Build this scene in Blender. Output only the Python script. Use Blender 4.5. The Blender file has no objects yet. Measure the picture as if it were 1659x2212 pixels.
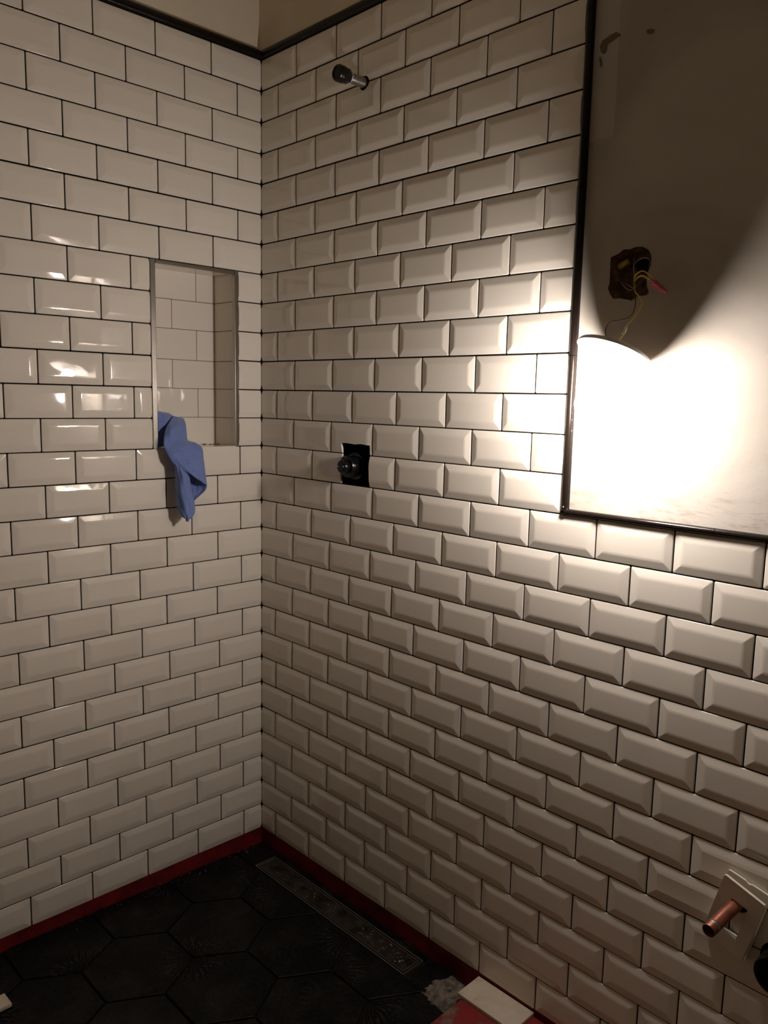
import bpy, bmesh, math, random
import numpy as np
from mathutils import Matrix, Vector
random.seed(7)
S = bpy.context.scene
# ---------------------------------------------------------------- camera
M = np.array([[0.695724, 0.718003, 0.020988], [0.115899, -0.083371, -0.989756], [-0.708898, 0.691029, -0.141219]])
CAM = np.array([1.85496, -1.32234, 1.33226])
FPX = 1727.4486
cd = bpy.data.cameras.new('camera'); cam = bpy.data.objects.new('camera', cd)
S.collection.objects.link(cam); S.camera = cam
cd.sensor_fit = 'VERTICAL'; cd.sensor_height = 24.0; cd.lens = FPX / 2212 * 24.0
cd.clip_start = 0.02
cam.matrix_world = Matrix(((M[0][0], -M[1][0], -M[2][0], CAM[0]), (M[0][1], -M[1][1], -M[2][1], CAM[1]),
                           (M[0][2], -M[1][2], -M[2][2], CAM[2]), (0, 0, 0, 1)))
# ---------------------------------------------------------------- world, exposure
w = bpy.data.worlds.new('world'); S.world = w; w.use_nodes = True
w.node_tree.nodes['Background'].inputs[0].default_value = (0.02, 0.018, 0.015, 1)
w.node_tree.nodes['Background'].inputs[1].default_value = 0.0
S.view_settings.view_transform = 'Standard'; S.view_settings.look = 'None'
S.view_settings.exposure = 0.0; S.view_settings.gamma = 1.0
S.view_settings.use_curve_mapping = False
S.cycles.sample_clamp_indirect = 40.0; S.cycles.blur_glossy = 0.6
S.cycles.max_bounces = 10; S.cycles.diffuse_bounces = 6
BULB = 262.0                     # strength of the bulb, the only light in the room
BULB_COL = (1.0, 0.895, 0.838)
# ---------------------------------------------------------------- helpers
COL = S.collection
def ray(px, py):
    return np.array([(px - 829.5) / FPX, (py - 1106) / FPX, 1.0]) @ M
def onL(px, py, x=0.0):
    d = ray(px, py); return Vector(CAM + (x - CAM[0]) / d[0] * d)
def onR(px, py, y=0.0):
    d = ray(px, py); return Vector(CAM + (y - CAM[1]) / d[1] * d)
def onF(px, py, z=0.0):
    d = ray(px, py); return Vector(CAM + (z - CAM[2]) / d[2] * d)
def link(name, me, mat=None, parent=None):
    o = bpy.data.objects.new(name, me); COL.objects.link(o)
    if mat is not None and me is not None and not me.materials: me.materials.append(mat)
    if parent is not None: o.parent = parent
    return o
def mesh(name, V, F, smooth=False):
    me = bpy.data.meshes.new(name); me.from_pydata([tuple(v) for v in V], [], F); me.update()
    if smooth:
        for p in me.polygons: p.use_smooth = True
    return me
def obj(name, V, F, mat, parent=None, smooth=False):
    return link(name, mesh(name, V, F, smooth), mat, parent)
def thing(name, label, cat, loc=(0, 0, 0), group=None):
    o = bpy.data.objects.new(name, None); COL.objects.link(o); o.location = loc
    o.empty_display_size = 0.05
    o['label'] = label; o['category'] = cat
    if group: o['group'] = group
    return o
def structure(o, label, cat):
    o['kind'] = 'structure'; o['label'] = label; o['category'] = cat; return o
def keep(o, parent):             # parent without moving (parent is an unrotated Empty)
    o.parent = parent; o.matrix_parent_inverse = Matrix.Translation(-Vector(parent.location)); return o
def box(a, b):
    (x0, y0, z0), (x1, y1, z1) = a, b
    V = [(x0, y0, z0), (x1, y0, z0), (x1, y1, z0), (x0, y1, z0), (x0, y0, z1), (x1, y0, z1), (x1, y1, z1), (x0, y1, z1)]
    return V, [(0, 3, 2, 1), (4, 5, 6, 7), (0, 1, 5, 4), (1, 2, 6, 5), (2, 3, 7, 6), (3, 0, 4, 7)]
def bevelled(name, V, F, r, mat, parent=None, seg=2):
    me = mesh(name, V, F); bm = bmesh.new(); bm.from_mesh(me)
    bmesh.ops.recalc_face_normals(bm, faces=bm.faces)
    bmesh.ops.bevel(bm, geom=list(bm.edges), offset=r, segments=seg, affect='EDGES', profile=0.5)
    bm.to_mesh(me); bm.free()
    return link(name, me, mat, parent)
def frame(a):
    a = Vector(a).normalized(); u = a.cross(Vector((0, 0, 1)))
    if u.length < 1e-4: u = Vector((1, 0, 0))
    u.normalize(); return a, u, a.cross(u)
def lathe(name, prof, origin, axis, mat, parent=None, n=32, smooth=True, closed=False):
    """prof: (radius, distance along axis); a radius of 0 caps it"""
    a, u, v = frame(axis); o = Vector(origin); V = []; F = []; rings = []
    for r, h in prof:
        if r < 1e-6: rings.append([len(V)]); V.append(o + a * h)
        else:
            rings.append(list(range(len(V), len(V) + n)))
            V += [o + a * h + (u * math.cos(t) + v * math.sin(t)) * r for t in [2 * math.pi * k / n for k in range(n)]]
    for A, B in zip(rings, rings[1:]):
        for k in range(n):
            k2 = (k + 1) % n
            if len(A) == 1 and len(B) == 1: continue
            if len(A) == 1: F.append((A[0], B[k2], B[k]))
            elif len(B) == 1: F.append((A[k], A[k2], B[0]))
            else: F.append((A[k], A[k2], B[k2], B[k]))
    me = mesh(name, V, F, smooth)
    bm = bmesh.new(); bm.from_mesh(me); bmesh.ops.recalc_face_normals(bm, faces=bm.faces); bm.to_mesh(me); bm.free()
    if smooth: sharp(me, 35)
    return link(name, me, mat, parent)
def sharp(me, deg):
    me.set_sharp_from_angle(angle=math.radians(deg))
def spline(P, n):
    P = [Vector(p) for p in P]; Q = [P[0]] + P + [P[-1]]; out = []
    for i in range(1, len(Q) - 2):
        for k in range(n):
            t = k / n; a, b, c, d = Q[i - 1], Q[i], Q[i + 1], Q[i + 2]
            out.append(0.5 * ((2 * b) + (c - a) * t + (2 * a - 5 * b + 4 * c - d) * t * t + (3 * b - a - 3 * c + d) * t ** 3))
    out.append(P[-1]); return out
def tube_geo(P, r, n=8, sub=5):
    P = spline(P, sub) if sub > 1 else [Vector(p) for p in P]
    V = []; F = []; u = None
    for i, p in enumerate(P):
        t = (P[min(i + 1, len(P) - 1)] - P[max(i - 1, 0)]).normalized()
        if u is None: _, u, _ = frame(t)
        u = (u - t * u.dot(t)).normalized(); v = t.cross(u)
        rr = r[min(i * len(r) // len(P), len(r) - 1)] if isinstance(r, (list, tuple)) else r
        V += [p + (u * math.cos(2 * math.pi * k / n) + v * math.sin(2 * math.pi * k / n)) * rr for k in range(n)]
    for i in range(len(P) - 1):
        for k in range(n):
            F.append((i * n + k, i * n + (k + 1) % n, (i + 1) * n + (k + 1) % n, (i + 1) * n + k))
    F.append(tuple(range(n - 1, -1, -1))); F.append(tuple(range(len(V) - n, len(V))))
    return V, F
def tube(name, P, r, mat, parent=None, n=8, sub=5):
    V, F = tube_geo(P, r, n, sub); return obj(name, V, F, mat, parent, True)
def plate_with_holes(name, outer, holes, at, mat, parent=None):
    """flat panel; outer/holes are 2-D polygons, at(a, b) gives the 3-D point"""
    bm = bmesh.new(); E = []
    for poly in [outer] + holes:
        vs = [bm.verts.new(at(*p)) for p in poly]
        E += [bm.edges.new((vs[i], vs[(i + 1) % len(vs)])) for i in range(len(vs))]
    bmesh.ops.triangle_fill(bm, use_beauty=True, use_dissolve=False, edges=E)
    me = bpy.data.meshes.new(name); bm.to_mesh(me); bm.free()
    return link(name, me, mat, parent)
# ---------------------------------------------------------------- materials
def mat(name, col, rough=0.5, metal=0.0, spec=0.5, **kw):
    m = bpy.data.materials.new(name); m.use_nodes = True; b = m.node_tree.nodes['Principled BSDF']
    b.inputs['Base Color'].default_value = (*col, 1); b.inputs['Roughness'].default_value = rough
    b.inputs['Metallic'].default_value = metal; b.inputs['Specular IOR Level'].default_value = spec
    for k, val in kw.items(): b.inputs[k.replace('_', ' ')].default_value = val
    return m
class N:
    def __init__(s, m): s.t = m.node_tree; s.b = s.t.nodes['Principled BSDF']
    def n(s, typ, **kw):
        x = s.t.nodes.new(typ)
        for k, v in kw.items(): setattr(x, k, v)
        return x
    def l(s, a, b): s.t.links.new(a, b)
    def coord(s, kind='Object'): return s.n('ShaderNodeTexCoord').outputs[kind]
    def noise(s, vec, scale, detail=3, rough=0.5, dist=0.0):
        x = s.n('ShaderNodeTexNoise'); x.inputs['Scale'].default_value = scale; x.inputs['Detail'].default_value = detail
        x.inputs['Roughness'].default_value = rough; x.inputs['Distortion'].default_value = dist
        s.l(vec, x.inputs['Vector']); return x.outputs['Fac']
    def ramp(s, fac, stops):
        x = s.n('ShaderNodeValToRGB'); e = x.color_ramp.elements
        while len(e) < len(stops): e.new(0.5)
        for q, (p, c) in zip(e, stops): q.position = p; q.color = (*c, 1) if len(c) == 3 else c
        s.l(fac, x.inputs['Fac']); return x.outputs['Color']
    def math(s, op, a, b=None, clamp=False):
        x = s.n('ShaderNodeMath', operation=op); x.use_clamp = clamp
        for i, v in enumerate((a, b)):
            if v is None: continue
            if isinstance(v, (int, float)): x.inputs[i].default_value = v
            else: s.l(v, x.inputs[i])
        return x.outputs[0]
    def mix(s, fac, a, b):
        x = s.n('ShaderNodeMix', data_type='RGBA')
        for sock, v in ((x.inputs[0], fac), (x.inputs[6], a), (x.inputs[7], b)):
            if isinstance(v, (int, float)): sock.default_value = v
            elif isinstance(v, tuple): sock.default_value = (*v, 1)
            else: s.l(v, sock)
        return x.outputs[2]
    def bump(s, h, strength=0.3, dist=0.001):
        x = s.n('ShaderNodeBump'); x.inputs['Strength'].default_value = strength; x.inputs['Distance'].default_value = dist
        s.l(h, x.inputs['Height']); s.l(x.outputs[0], s.b.inputs['Normal'])
    def col(s, c): s.l(c, s.b.inputs['Base Color'])
    def rough(s, c): s.l(c, s.b.inputs['Roughness'])

TILE = mat('glazed_tile', (0.70, 0.655, 0.575), 0.035, spec=0.55)
k = N(TILE)
info = k.n('ShaderNodeObjectInfo')
k.col(k.ramp(info.outputs['Random'], [(0.0, (0.745, 0.69, 0.60)), (1.0, (0.785, 0.73, 0.64))]))
off = k.n('ShaderNodeVectorMath', operation='ADD'); k.l(k.coord(), off.inputs[0]); k.l(info.outputs['Location'], off.inputs[1])
k.bump(k.noise(off.outputs[0], 24, 2), 0.075, 0.0015)

GROUT = mat('dark_grout', (0.006, 0.004, 0.003), 0.95, spec=0.1)
NGROUT = mat('brown_grout', (0.10, 0.075, 0.055), 0.9, spec=0.2)
PLASTER = mat('skim_plaster', (0.46, 0.42, 0.36), 0.75, spec=0.25)
k = N(PLASTER); c = k.coord()
a = k.noise(c, 3.2, 4, 0.55, 0.8); b2 = k.noise(c, 26, 4, 0.6)
patch = k.ramp(a, [(0.38, (0.375, 0.335, 0.28)), (0.5, (0.435, 0.395, 0.34)), (0.62, (0.50, 0.46, 0.405))])
sep = k.n('ShaderNodeSeparateXYZ'); k.l(c, sep.inputs[0])
wav = k.math('ADD', sep.outputs[0], k.math('MULTIPLY', k.noise(c, 9, 3), 0.012))
stripm = k.math('MULTIPLY', k.math('LESS_THAN', wav, 1.062), k.math('GREATER_THAN', sep.outputs[2], 1.80))
stretch = k.n('ShaderNodeMapping'); k.l(c, stretch.inputs[0]); stretch.inputs['Scale'].default_value = (1, 1, 4.5)
scf = k.ramp(k.noise(stretch.outputs[0], 15, 6, 0.7), [(0.5, (0, 0, 0)), (0.68, (1, 1, 1))])
low = k.math('MULTIPLY', k.math('SUBTRACT', 1.205, sep.outputs[2]), 16.0, True)
scuff = k.math('MULTIPLY', k.math('MULTIPLY', scf, low), 0.75)
basec = k.mix(k.math('MULTIPLY', b2, 0.35), patch, (0.50, 0.46, 0.41))
basec = k.mix(k.math('MULTIPLY', stripm, 0.55), basec, (0.56, 0.53, 0.49))
k.col(k.mix(scuff, basec, (0.27, 0.20, 0.14)))
k.bump(k.math('ADD', b2, k.math('MULTIPLY', k.noise(c, 160, 2), 0.35)), 0.35, 0.0012)
PLASTER2 = mat('painted_plaster', (0.50, 0.44, 0.35), 0.7, spec=0.25)
k = N(PLASTER2); c = k.coord()
k.col(k.ramp(k.noise(c, 5, 4, 0.6, 0.5), [(0.3, (0.66, 0.58, 0.45)), (0.7, (0.76, 0.68, 0.54))]))
k.bump(k.noise(c, 60, 3), 0.3, 0.001)
TRIM = mat('dark_trim_tile', (0.009, 0.006, 0.0045), 0.22, spec=0.28)
k = N(TRIM); k.bump(k.noise(k.coord(), 45, 3), 0.35, 0.001)
ALU = mat('brushed_aluminium', (0.40, 0.375, 0.34), 0.24, metal=1.0)
RED = mat('red_membrane', (0.22, 0.010, 0.012), 0.55, spec=0.35)
k = N(RED); c = k.coord()
k.col(k.ramp(k.noise(c, 14, 4, 0.6), [(0.3, (0.06, 0.003, 0.005)), (0.6, (0.19, 0.008, 0.011))]))
k.bump(k.noise(c, 90, 3), 0.5, 0.002)
CURBM = mat('worn_red_membrane', (0.24, 0.03, 0.03), 0.65, spec=0.3)
k = N(CURBM); c = k.coord()
k.col(k.ramp(k.noise(c, 16, 4, 0.62), [(0.42, (0.24, 0.016, 0.018)), (0.52, (0.19, 0.025, 0.024)), (0.62, (0.18, 0.14, 0.10))]))
k.bump(k.noise(c, 70, 4), 0.4, 0.002)
BASE = mat('black_mortar', (0.010, 0.008, 0.008), 0.85, spec=0.2)
k = N(BASE); k.bump(k.noise(k.coord(), 80, 4), 0.6, 0.003)
# embossed black hexagon tile: ribbed shell on one corner, faint rings elsewhere
HEX = mat('embossed_black_tile', (0.006, 0.006, 0.006), 0.5, spec=0.16)
k = N(HEX); c = k.coord(); sep = k.n('ShaderNodeSeparateXYZ'); k.l(c, sep.inputs[0])
dx = k.math('SUBTRACT', sep.outputs[0], 0.124); dy = sep.outputs[1]
rad = k.math('SQRT', k.math('ADD', k.math('MULTIPLY', dx, dx), k.math('MULTIPLY', dy, dy)))
wob = k.math('MULTIPLY', k.noise(c, 60, 2), 0.5)
ang = k.math('ADD', k.math('ARCTAN2', dy, dx), wob)
ribs = k.math('SINE', k.math('MULTIPLY', ang, 26.0))
inr = k.math('MULTIPLY', k.math('SUBTRACT', 0.085, rad), 25.0, True)
shell = k.math('MULTIPLY', ribs, inr)
ex = k.math('ADD', sep.outputs[0], 0.045); ey = k.math('ADD', sep.outputs[1], 0.035)
r2 = k.math('SQRT', k.math('ADD', k.math('MULTIPLY', ex, ex), k.math('MULTIPLY', ey, ey)))
rings = k.math('MULTIPLY', k.math('SINE', k.math('ADD', k.math('MULTIPLY', r2, 330.0), k.math('MULTIPLY', k.noise(c, 18, 2), 5.0))),
               k.math('MULTIPLY', k.math('SUBTRACT', 0.06, r2), 22.0, True))
h = k.math('ADD', k.math('ADD', shell, k.math('MULTIPLY', rings, 0.18)), k.math('MULTIPLY', k.noise(c, 45, 4, 0.65), 1.3))
k.bump(h, 0.9, 0.0035)
info = k.n('ShaderNodeObjectInfo'); off = k.n('ShaderNodeVectorMath', operation='ADD')
k.l(c, off.inputs[0]); k.l(info.outputs['Location'], off.inputs[1])
dust = k.noise(off.outputs[0], 9, 6, 0.7)
basec = (k.ramp(dust, [(0.45, (0.002, 0.002, 0.0025)), (0.64, (0.010, 0.009, 0.008)), (0.82, (0.034, 0.029, 0.025))]))
k.col(k.mix(k.math('MULTIPLY', k.math('MAXIMUM', shell, 0.0), 0.55), basec, (0.040, 0.034, 0.030)))
DRAIN = mat('dirty_dark_steel', (0.05, 0.045, 0.038), 0.35, metal=0.6)
k = N(DRAIN); c = k.coord()
k.col(k.ramp(k.noise(c, 22, 5, 0.65), [(0.4, (0.022, 0.018, 0.015)), (0.62, (0.075, 0.065, 0.055)), (0.8, (0.20, 0.18, 0.15))]))
k.bump(k.noise(c, 70, 5, 0.7), 0.8, 0.003)
DFRAME = mat('dull_steel_frame', (0.19, 0.17, 0.14), 0.35, metal=0.8)
RAW = mat('unglazed_tile_back', (0.60, 0.53, 0.42), 0.85, spec=0.2)
k = N(RAW); c = k.coord(); f = k.noise(c, 40, 4, 0.6)
k.col(k.ramp(f, [(0.28, (0.40, 0.33, 0.24)), (0.4, (0.57, 0.50, 0.39)), (0.7, (0.63, 0.56, 0.45))]))
MORTAR = mat('grey_mortar', (0.22, 0.19, 0.15), 0.9, spec=0.2)
k = N(MORTAR); c = k.coord()
k.col(k.ramp(k.noise(c, 45, 5, 0.7), [(0.35, (0.05, 0.042, 0.035)), (0.55, (0.20, 0.17, 0.135)), (0.75, (0.34, 0.30, 0.24))]))
k.bump(k.noise(c, 90, 5, 0.7), 0.9, 0.004)
CLOTH = mat('blue_microfibre', (0.10, 0.17, 0.42), 0.95, spec=0.1, Sheen_Weight=0.3, Sheen_Roughness=0.5)
k = N(CLOTH); c = k.coord(); f = k.noise(c, 240, 3, 0.7)
k.col(k.ramp(f, [(0.3, (0.12, 0.175, 0.41)), (0.7, (0.19, 0.26, 0.54))])); k.bump(f, 0.5, 0.0012)
BLACKP = mat('black_plastic', (0.004, 0.004, 0.004), 0.25, spec=0.3)
DARKP = mat('dark_plastic_cap', (0.012, 0.008, 0.006), 0.3, spec=0.35)
VOID = mat('dark_cavity', (0.006, 0.005, 0.004), 0.95, spec=0.1)
STEEL = mat('galvanised_pipe', (0.36, 0.34, 0.30), 0.38, metal=1.0)
k = N(STEEL); k.rough(k.ramp(k.noise(k.coord(), 120, 3), [(0.3, (0.28,) * 3), (0.7, (0.5,) * 3)]))
TAPE = mat('pale_thread_tape', (0.55, 0.55, 0.75), 0.6)
COPPER = mat('copper_pipe', (0.30, 0.10, 0.06), 0.42, metal=0.55)
k = N(COPPER); k.col(k.ramp(k.noise(k.coord(), 40, 4, 0.6), [(0.3, (0.20, 0.065, 0.04)), (0.65, (0.36, 0.13, 0.08))]))
PORC = mat('white_porcelain', (0.78, 0.75, 0.70), 0.2, spec=0.5)
PLATE = mat('white_plate', (0.72, 0.67, 0.58), 0.45, spec=0.4)
YEL = mat('yellow_wire', (0.55, 0.44, 0.07), 0.5)
BRN = mat('brown_wire', (0.10, 0.065, 0.045), 0.6)
GRW = mat('grey_wire', (0.30, 0.26, 0.20), 0.6)
WHW = mat('white_splice', (0.75, 0.72, 0.66), 0.4)
PINK = mat('pink_connector', (0.45, 0.085, 0.095), 0.25, spec=0.5)
BRICKM = mat('rough_masonry', (0.13, 0.075, 0.05), 0.95, spec=0.15)
k = N(BRICKM); c = k.coord()
k.col(k.ramp(k.noise(c, 38, 5, 0.7), [(0.32, (0.13, 0.075, 0.05)), (0.55, (0.30, 0.195, 0.14)), (0.75, (0.50, 0.38, 0.28))]))
k.bump(k.noise(c, 70, 5, 0.7), 1.0, 0.006)
SMEAR = mat('brown_adhesive', (0.16, 0.115, 0.07), 0.8)
RWALL = mat('room_plaster', (0.24, 0.195, 0.13), 0.8, spec=0.2)
RFLOOR = mat('room_floor', (0.16, 0.11, 0.08), 0.7, spec=0.3)
GLOW = bpy.data.materials.new('lit_bulb'); GLOW.use_nodes = True; t = GLOW.node_tree; t.nodes.clear()
em = t.nodes.new('ShaderNodeEmission'); out = t.nodes.new('ShaderNodeOutputMaterial')
em.inputs[0].default_value = (*BULB_COL, 1); em.inputs[1].default_value = BULB; t.links.new(em.outputs[0], out.inputs[0])

# ---------------------------------------------------------------- tile grid
HP = 0.0772; WP = 0.1536; JN = 0.0026          # row pitch, column pitch, joint
DZ = [0.077, 0.066, 0.05, 0.032, 0.028, 0.014, 0.005, -0.011, -0.029, -0.045, -0.045, -0.057, -0.052, -0.048, -0.043, -0.045, -0.038, -0.035, -0.023, -0.023, -0.016, -0.006, -0.005, 0.018, 0.02, 0.034, 0.045, 0.059, 0.076]
DL = [0.0, 0.06, 0.062, 0.042, 0.057, 0.053, 0.062, 0.052, 0.058, 0.047, 0.05, 0.035, 0.037, 0.016, 0.013, -0.049, -0.0, -0.043, -0.026, 0.0, -0.057, -0.068, -0.044, 0.0, -0.049, -0.063, -0.072, -0.083, -0.09]
DR = [0.0, 0.023, 0.041, 0.046, 0.044, 0.039, 0.049, 0.038, 0.032, 0.036, 0.043, 0.023, -0.003, -0.019, 0.0, 0.028, -0.003, -0.026, -0.026, -0.044, -0.063, -0.045, -0.025, -0.035, -0.048, -0.031, -0.04, -0.033, -0.02]
def jz(j): return 2.2 + (-j + DZ[j]) * HP
def joints(row, side):
    o = ((0.9124, 1.913) if side == 'L' else (0.9118, 1.9038))[row % 2] + (DL if side == 'L' else DR)[row]
    return [o * HP + WP * q for q in range(-1, 14)]
RISE, BEV = 0.0029, 0.0165
_tiles = {}
def tile_mesh(wd, ht, fl, fr, closed=False, depth=0.004, rise=RISE):
    """bevelled metro tile centred on the origin, front to -y; fl / fr: factory bevel on the left / right edge (else a cut edge)"""
    key = (round(wd, 4), round(ht, 4), fl, fr, closed)
    if key in _tiles: return _tiles[key]
    a, b = wd / 2, ht / 2; q = 0.0016; c1 = 0.0013
    bl, br = (BEV if fl else 0.0), (BEV if fr else 0.0)
    def octo(inl, inr, iv, h):
        L, Rr, T = -a + inl, a - inr, b - iv
        return [(L + q, -h, -T), (Rr - q, -h, -T), (Rr, -h, -T + q), (Rr, -h, T - q), (Rr - q, -h, T), (L + q, -h, T), (L, -h, T - q), (L, -h, -T + q)]
    def quad(inl, inr, iv, h):
        L, Rr, T = -a + inl, a - inr, b - iv
        return [(L, -h, -T), (Rr, -h, -T), (Rr, -h, T), (L, -h, T)]
    e = 0.0033
    V = octo(0, 0, 0, -depth) + octo(0, 0, 0, -c1 * 0.9) + octo(c1 if fl else 2e-4, c1 if fr else 2e-4, c1, 0.0) \
        + quad(bl - e if fl else 2e-4, br - e if fr else 2e-4, BEV - e, rise - 0.0005) \
        + quad(bl + e if fl else 1.5e-3, br + e if fr else 1.5e-3, BEV + e, rise)
    F = []; cls = []
    for r in (0, 1):
        for i in range(8):
            j = (i + 1) % 8; F.append((8 * r + i, 8 * r + j, 8 * r + 8 + j, 8 * r + 8 + i)); cls.append('flat' if r == 0 else 'edge')
    for s in range(4):                     # bevel faces: bottom, right, top, left
        i0, i1 = 16 + 2 * s, 16 + 2 * s + 1; q0, q1 = 24 + s, 24 + (s + 1) % 4
        F.append((i0, i1, q1, q0)); cls.append('bev')
        i2 = 16 + (2 * s + 2) % 8; F.append((i1, i2, q1)); cls.append('bev')
    for s in range(4):
        F.append((24 + s, 24 + (s + 1) % 4, 28 + (s + 1) % 4, 28 + s)); cls.append('soft')
    F.append((28, 29, 30, 31)); cls.append('top')
    if closed: F.append(tuple(range(7, -1, -1))); cls.append('flat')
    me = mesh('tile', V, F, True); me.materials.append(TILE)
    nb = [p.normal.copy() for p in me.polygons]; up = Vector((0, -1, 0)); out = []
    for p, cl in zip(me.polygons, cls):
        for v in p.vertices:
            if cl == 'soft': out.append(up if v >= 28 else (nb[16 + 2 * (p.index - 24)] + up * 0.25).normalized())
            elif cl == 'top': out.append(up)
            elif cl == 'edge':
                out.append((nb[p.index] * 0.5 + up).normalized() if v >= 16 else (nb[p.index - 8] + nb[p.index]).normalized())
            else: out.append(nb[p.index])
    me.normals_split_custom_set([tuple(o) for o in out])
    _tiles[key] = me; return me
def jitter(o, amt=0.0035):
    o.rotation_euler.x += random.uniform(-amt, amt); o.rotation_euler.y += random.uniform(-amt, amt) * 0.4; o.rotation_euler.z += random.uniform(-amt, amt)
def cut(o, V, F):
    """cut a hole (closed solid V, F in world space) out of a tile"""
    me = mesh('cutter', V, F); c = bpy.data.objects.new('cutter', me); COL.objects.link(c)
    bm = bmesh.new(); bm.from_mesh(me); bmesh.ops.recalc_face_normals(bm, faces=bm.faces); bm.to_mesh(me); bm.free()
    m = o.modifiers.new('hole', 'BOOLEAN'); m.operation = 'DIFFERENCE'; m.object = c; m.solver = 'EXACT'
    dg = bpy.context.evaluated_depsgraph_get(); dg.update()
    nm = bpy.data.meshes.new_from_object(o.evaluated_get(dg)); o.modifiers.clear(); o.data = nm
    for p in nm.polygons: p.use_smooth = False
    bpy.data.objects.remove(c)
def cyl(c, axis, r, l0, l1, n=28):
    a, u, v = frame(axis); c = Vector(c); V = []
    for h in (l0, l1): V += [c + a * h + (u * math.cos(2 * math.pi * q / n) + v * math.sin(2 * math.pi * q / n)) * r for q in range(n)]
    F = [(q, (q + 1) % n, n + (q + 1) % n, n + q) for q in range(n)] + [tuple(range(n - 1, -1, -1)), tuple(range(n, 2 * n))]
    return V, F
NY0, NY1, NZ0, NZ1 = -0.334, -0.0765, jz(13), jz(7)      # niche opening
ND = 0.110
TX = 0.9925                                              # left edge of the plaster panel's trim
VALVE = Vector((0.376, 0, 1.164)); SHOWER = Vector((0.402, 0, 2.0495)); COP = Vector((1.387, 0, 0.491)); WASTE = Vector((1.4655, 0, 0.4195))
V0, V1, VZ0, VZ1 = 0.3425, 0.4465, 1.116, 1.2185         # valve hole

# ---------------------------------------------------------------- wall_left
def grid_wall(name, axis, pos, us, zs, skip, matl, flip=False):
    V = []; F = []; idx = {}
    def vid(i, j):
        if (i, j) not in idx:
            idx[(i, j)] = len(V); V.append((pos, us[i], zs[j]) if axis == 'x' else (us[i], pos, zs[j]))
        return idx[(i, j)]
    for i in range(len(us) - 1):
        for j in range(len(zs) - 1):
            if skip((us[i] + us[i + 1]) / 2, (zs[j] + zs[j + 1]) / 2): continue
            F.append((vid(i, j), vid(i + 1, j), vid(i + 1, j + 1), vid(i, j + 1)))
    return obj(name, V, F, matl)
TOP = 2.50; ZT = 2.2205
YB, XB = -1.85, 2.35
wl = grid_wall('wall_left', 'x', -0.0020, [YB, NY0, NY1, 0.004], [0.04, NZ0, NZ1, ZT], lambda u, z: NY0 < u < NY1 and NZ0 < z < NZ1, GROUT)
structure(wl, 'left shower wall of white bevelled tiles with dark joints, holding the niche', 'wall')
wr = grid_wall('wall_right', 'y', 0.0020, [-0.004, V0, V1, TX + 0.004, XB], [0.0, 0.04, jz(14), VZ0, VZ1, ZT],
               lambda u, z: (V0 < u < V1 and VZ0 < z < VZ1) or (u > TX + 0.004 and z > jz(14)), GROUT)
structure(wr, 'right shower wall of white bevelled tiles beside a bare plaster panel', 'wall')
def put_tile(side, u0, u1, z0, z1, fl, fr, closed=False):
    """u0 < u1 along the wall (distance from the corner)"""
    wd, ht = u1 - u0 - JN, z1 - z0 - JN
    if side == 'R':
        o = link('tile', tile_mesh(wd, ht, fl, fr, closed), None, wr); o.location = ((u0 + u1) / 2, 0, (z0 + z1) / 2)
    else:
        o = link('tile', tile_mesh(wd, ht, fr, fl, closed), None, wl); o.location = (0, -(u0 + u1) / 2, (z0 + z1) / 2)
        o.rotation_euler = (0, 0, math.pi / 2)
    jitter(o); return o
def q4(v): return round(v * 2000) / 2000
LEND, REND = 1.36, 1.90
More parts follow.
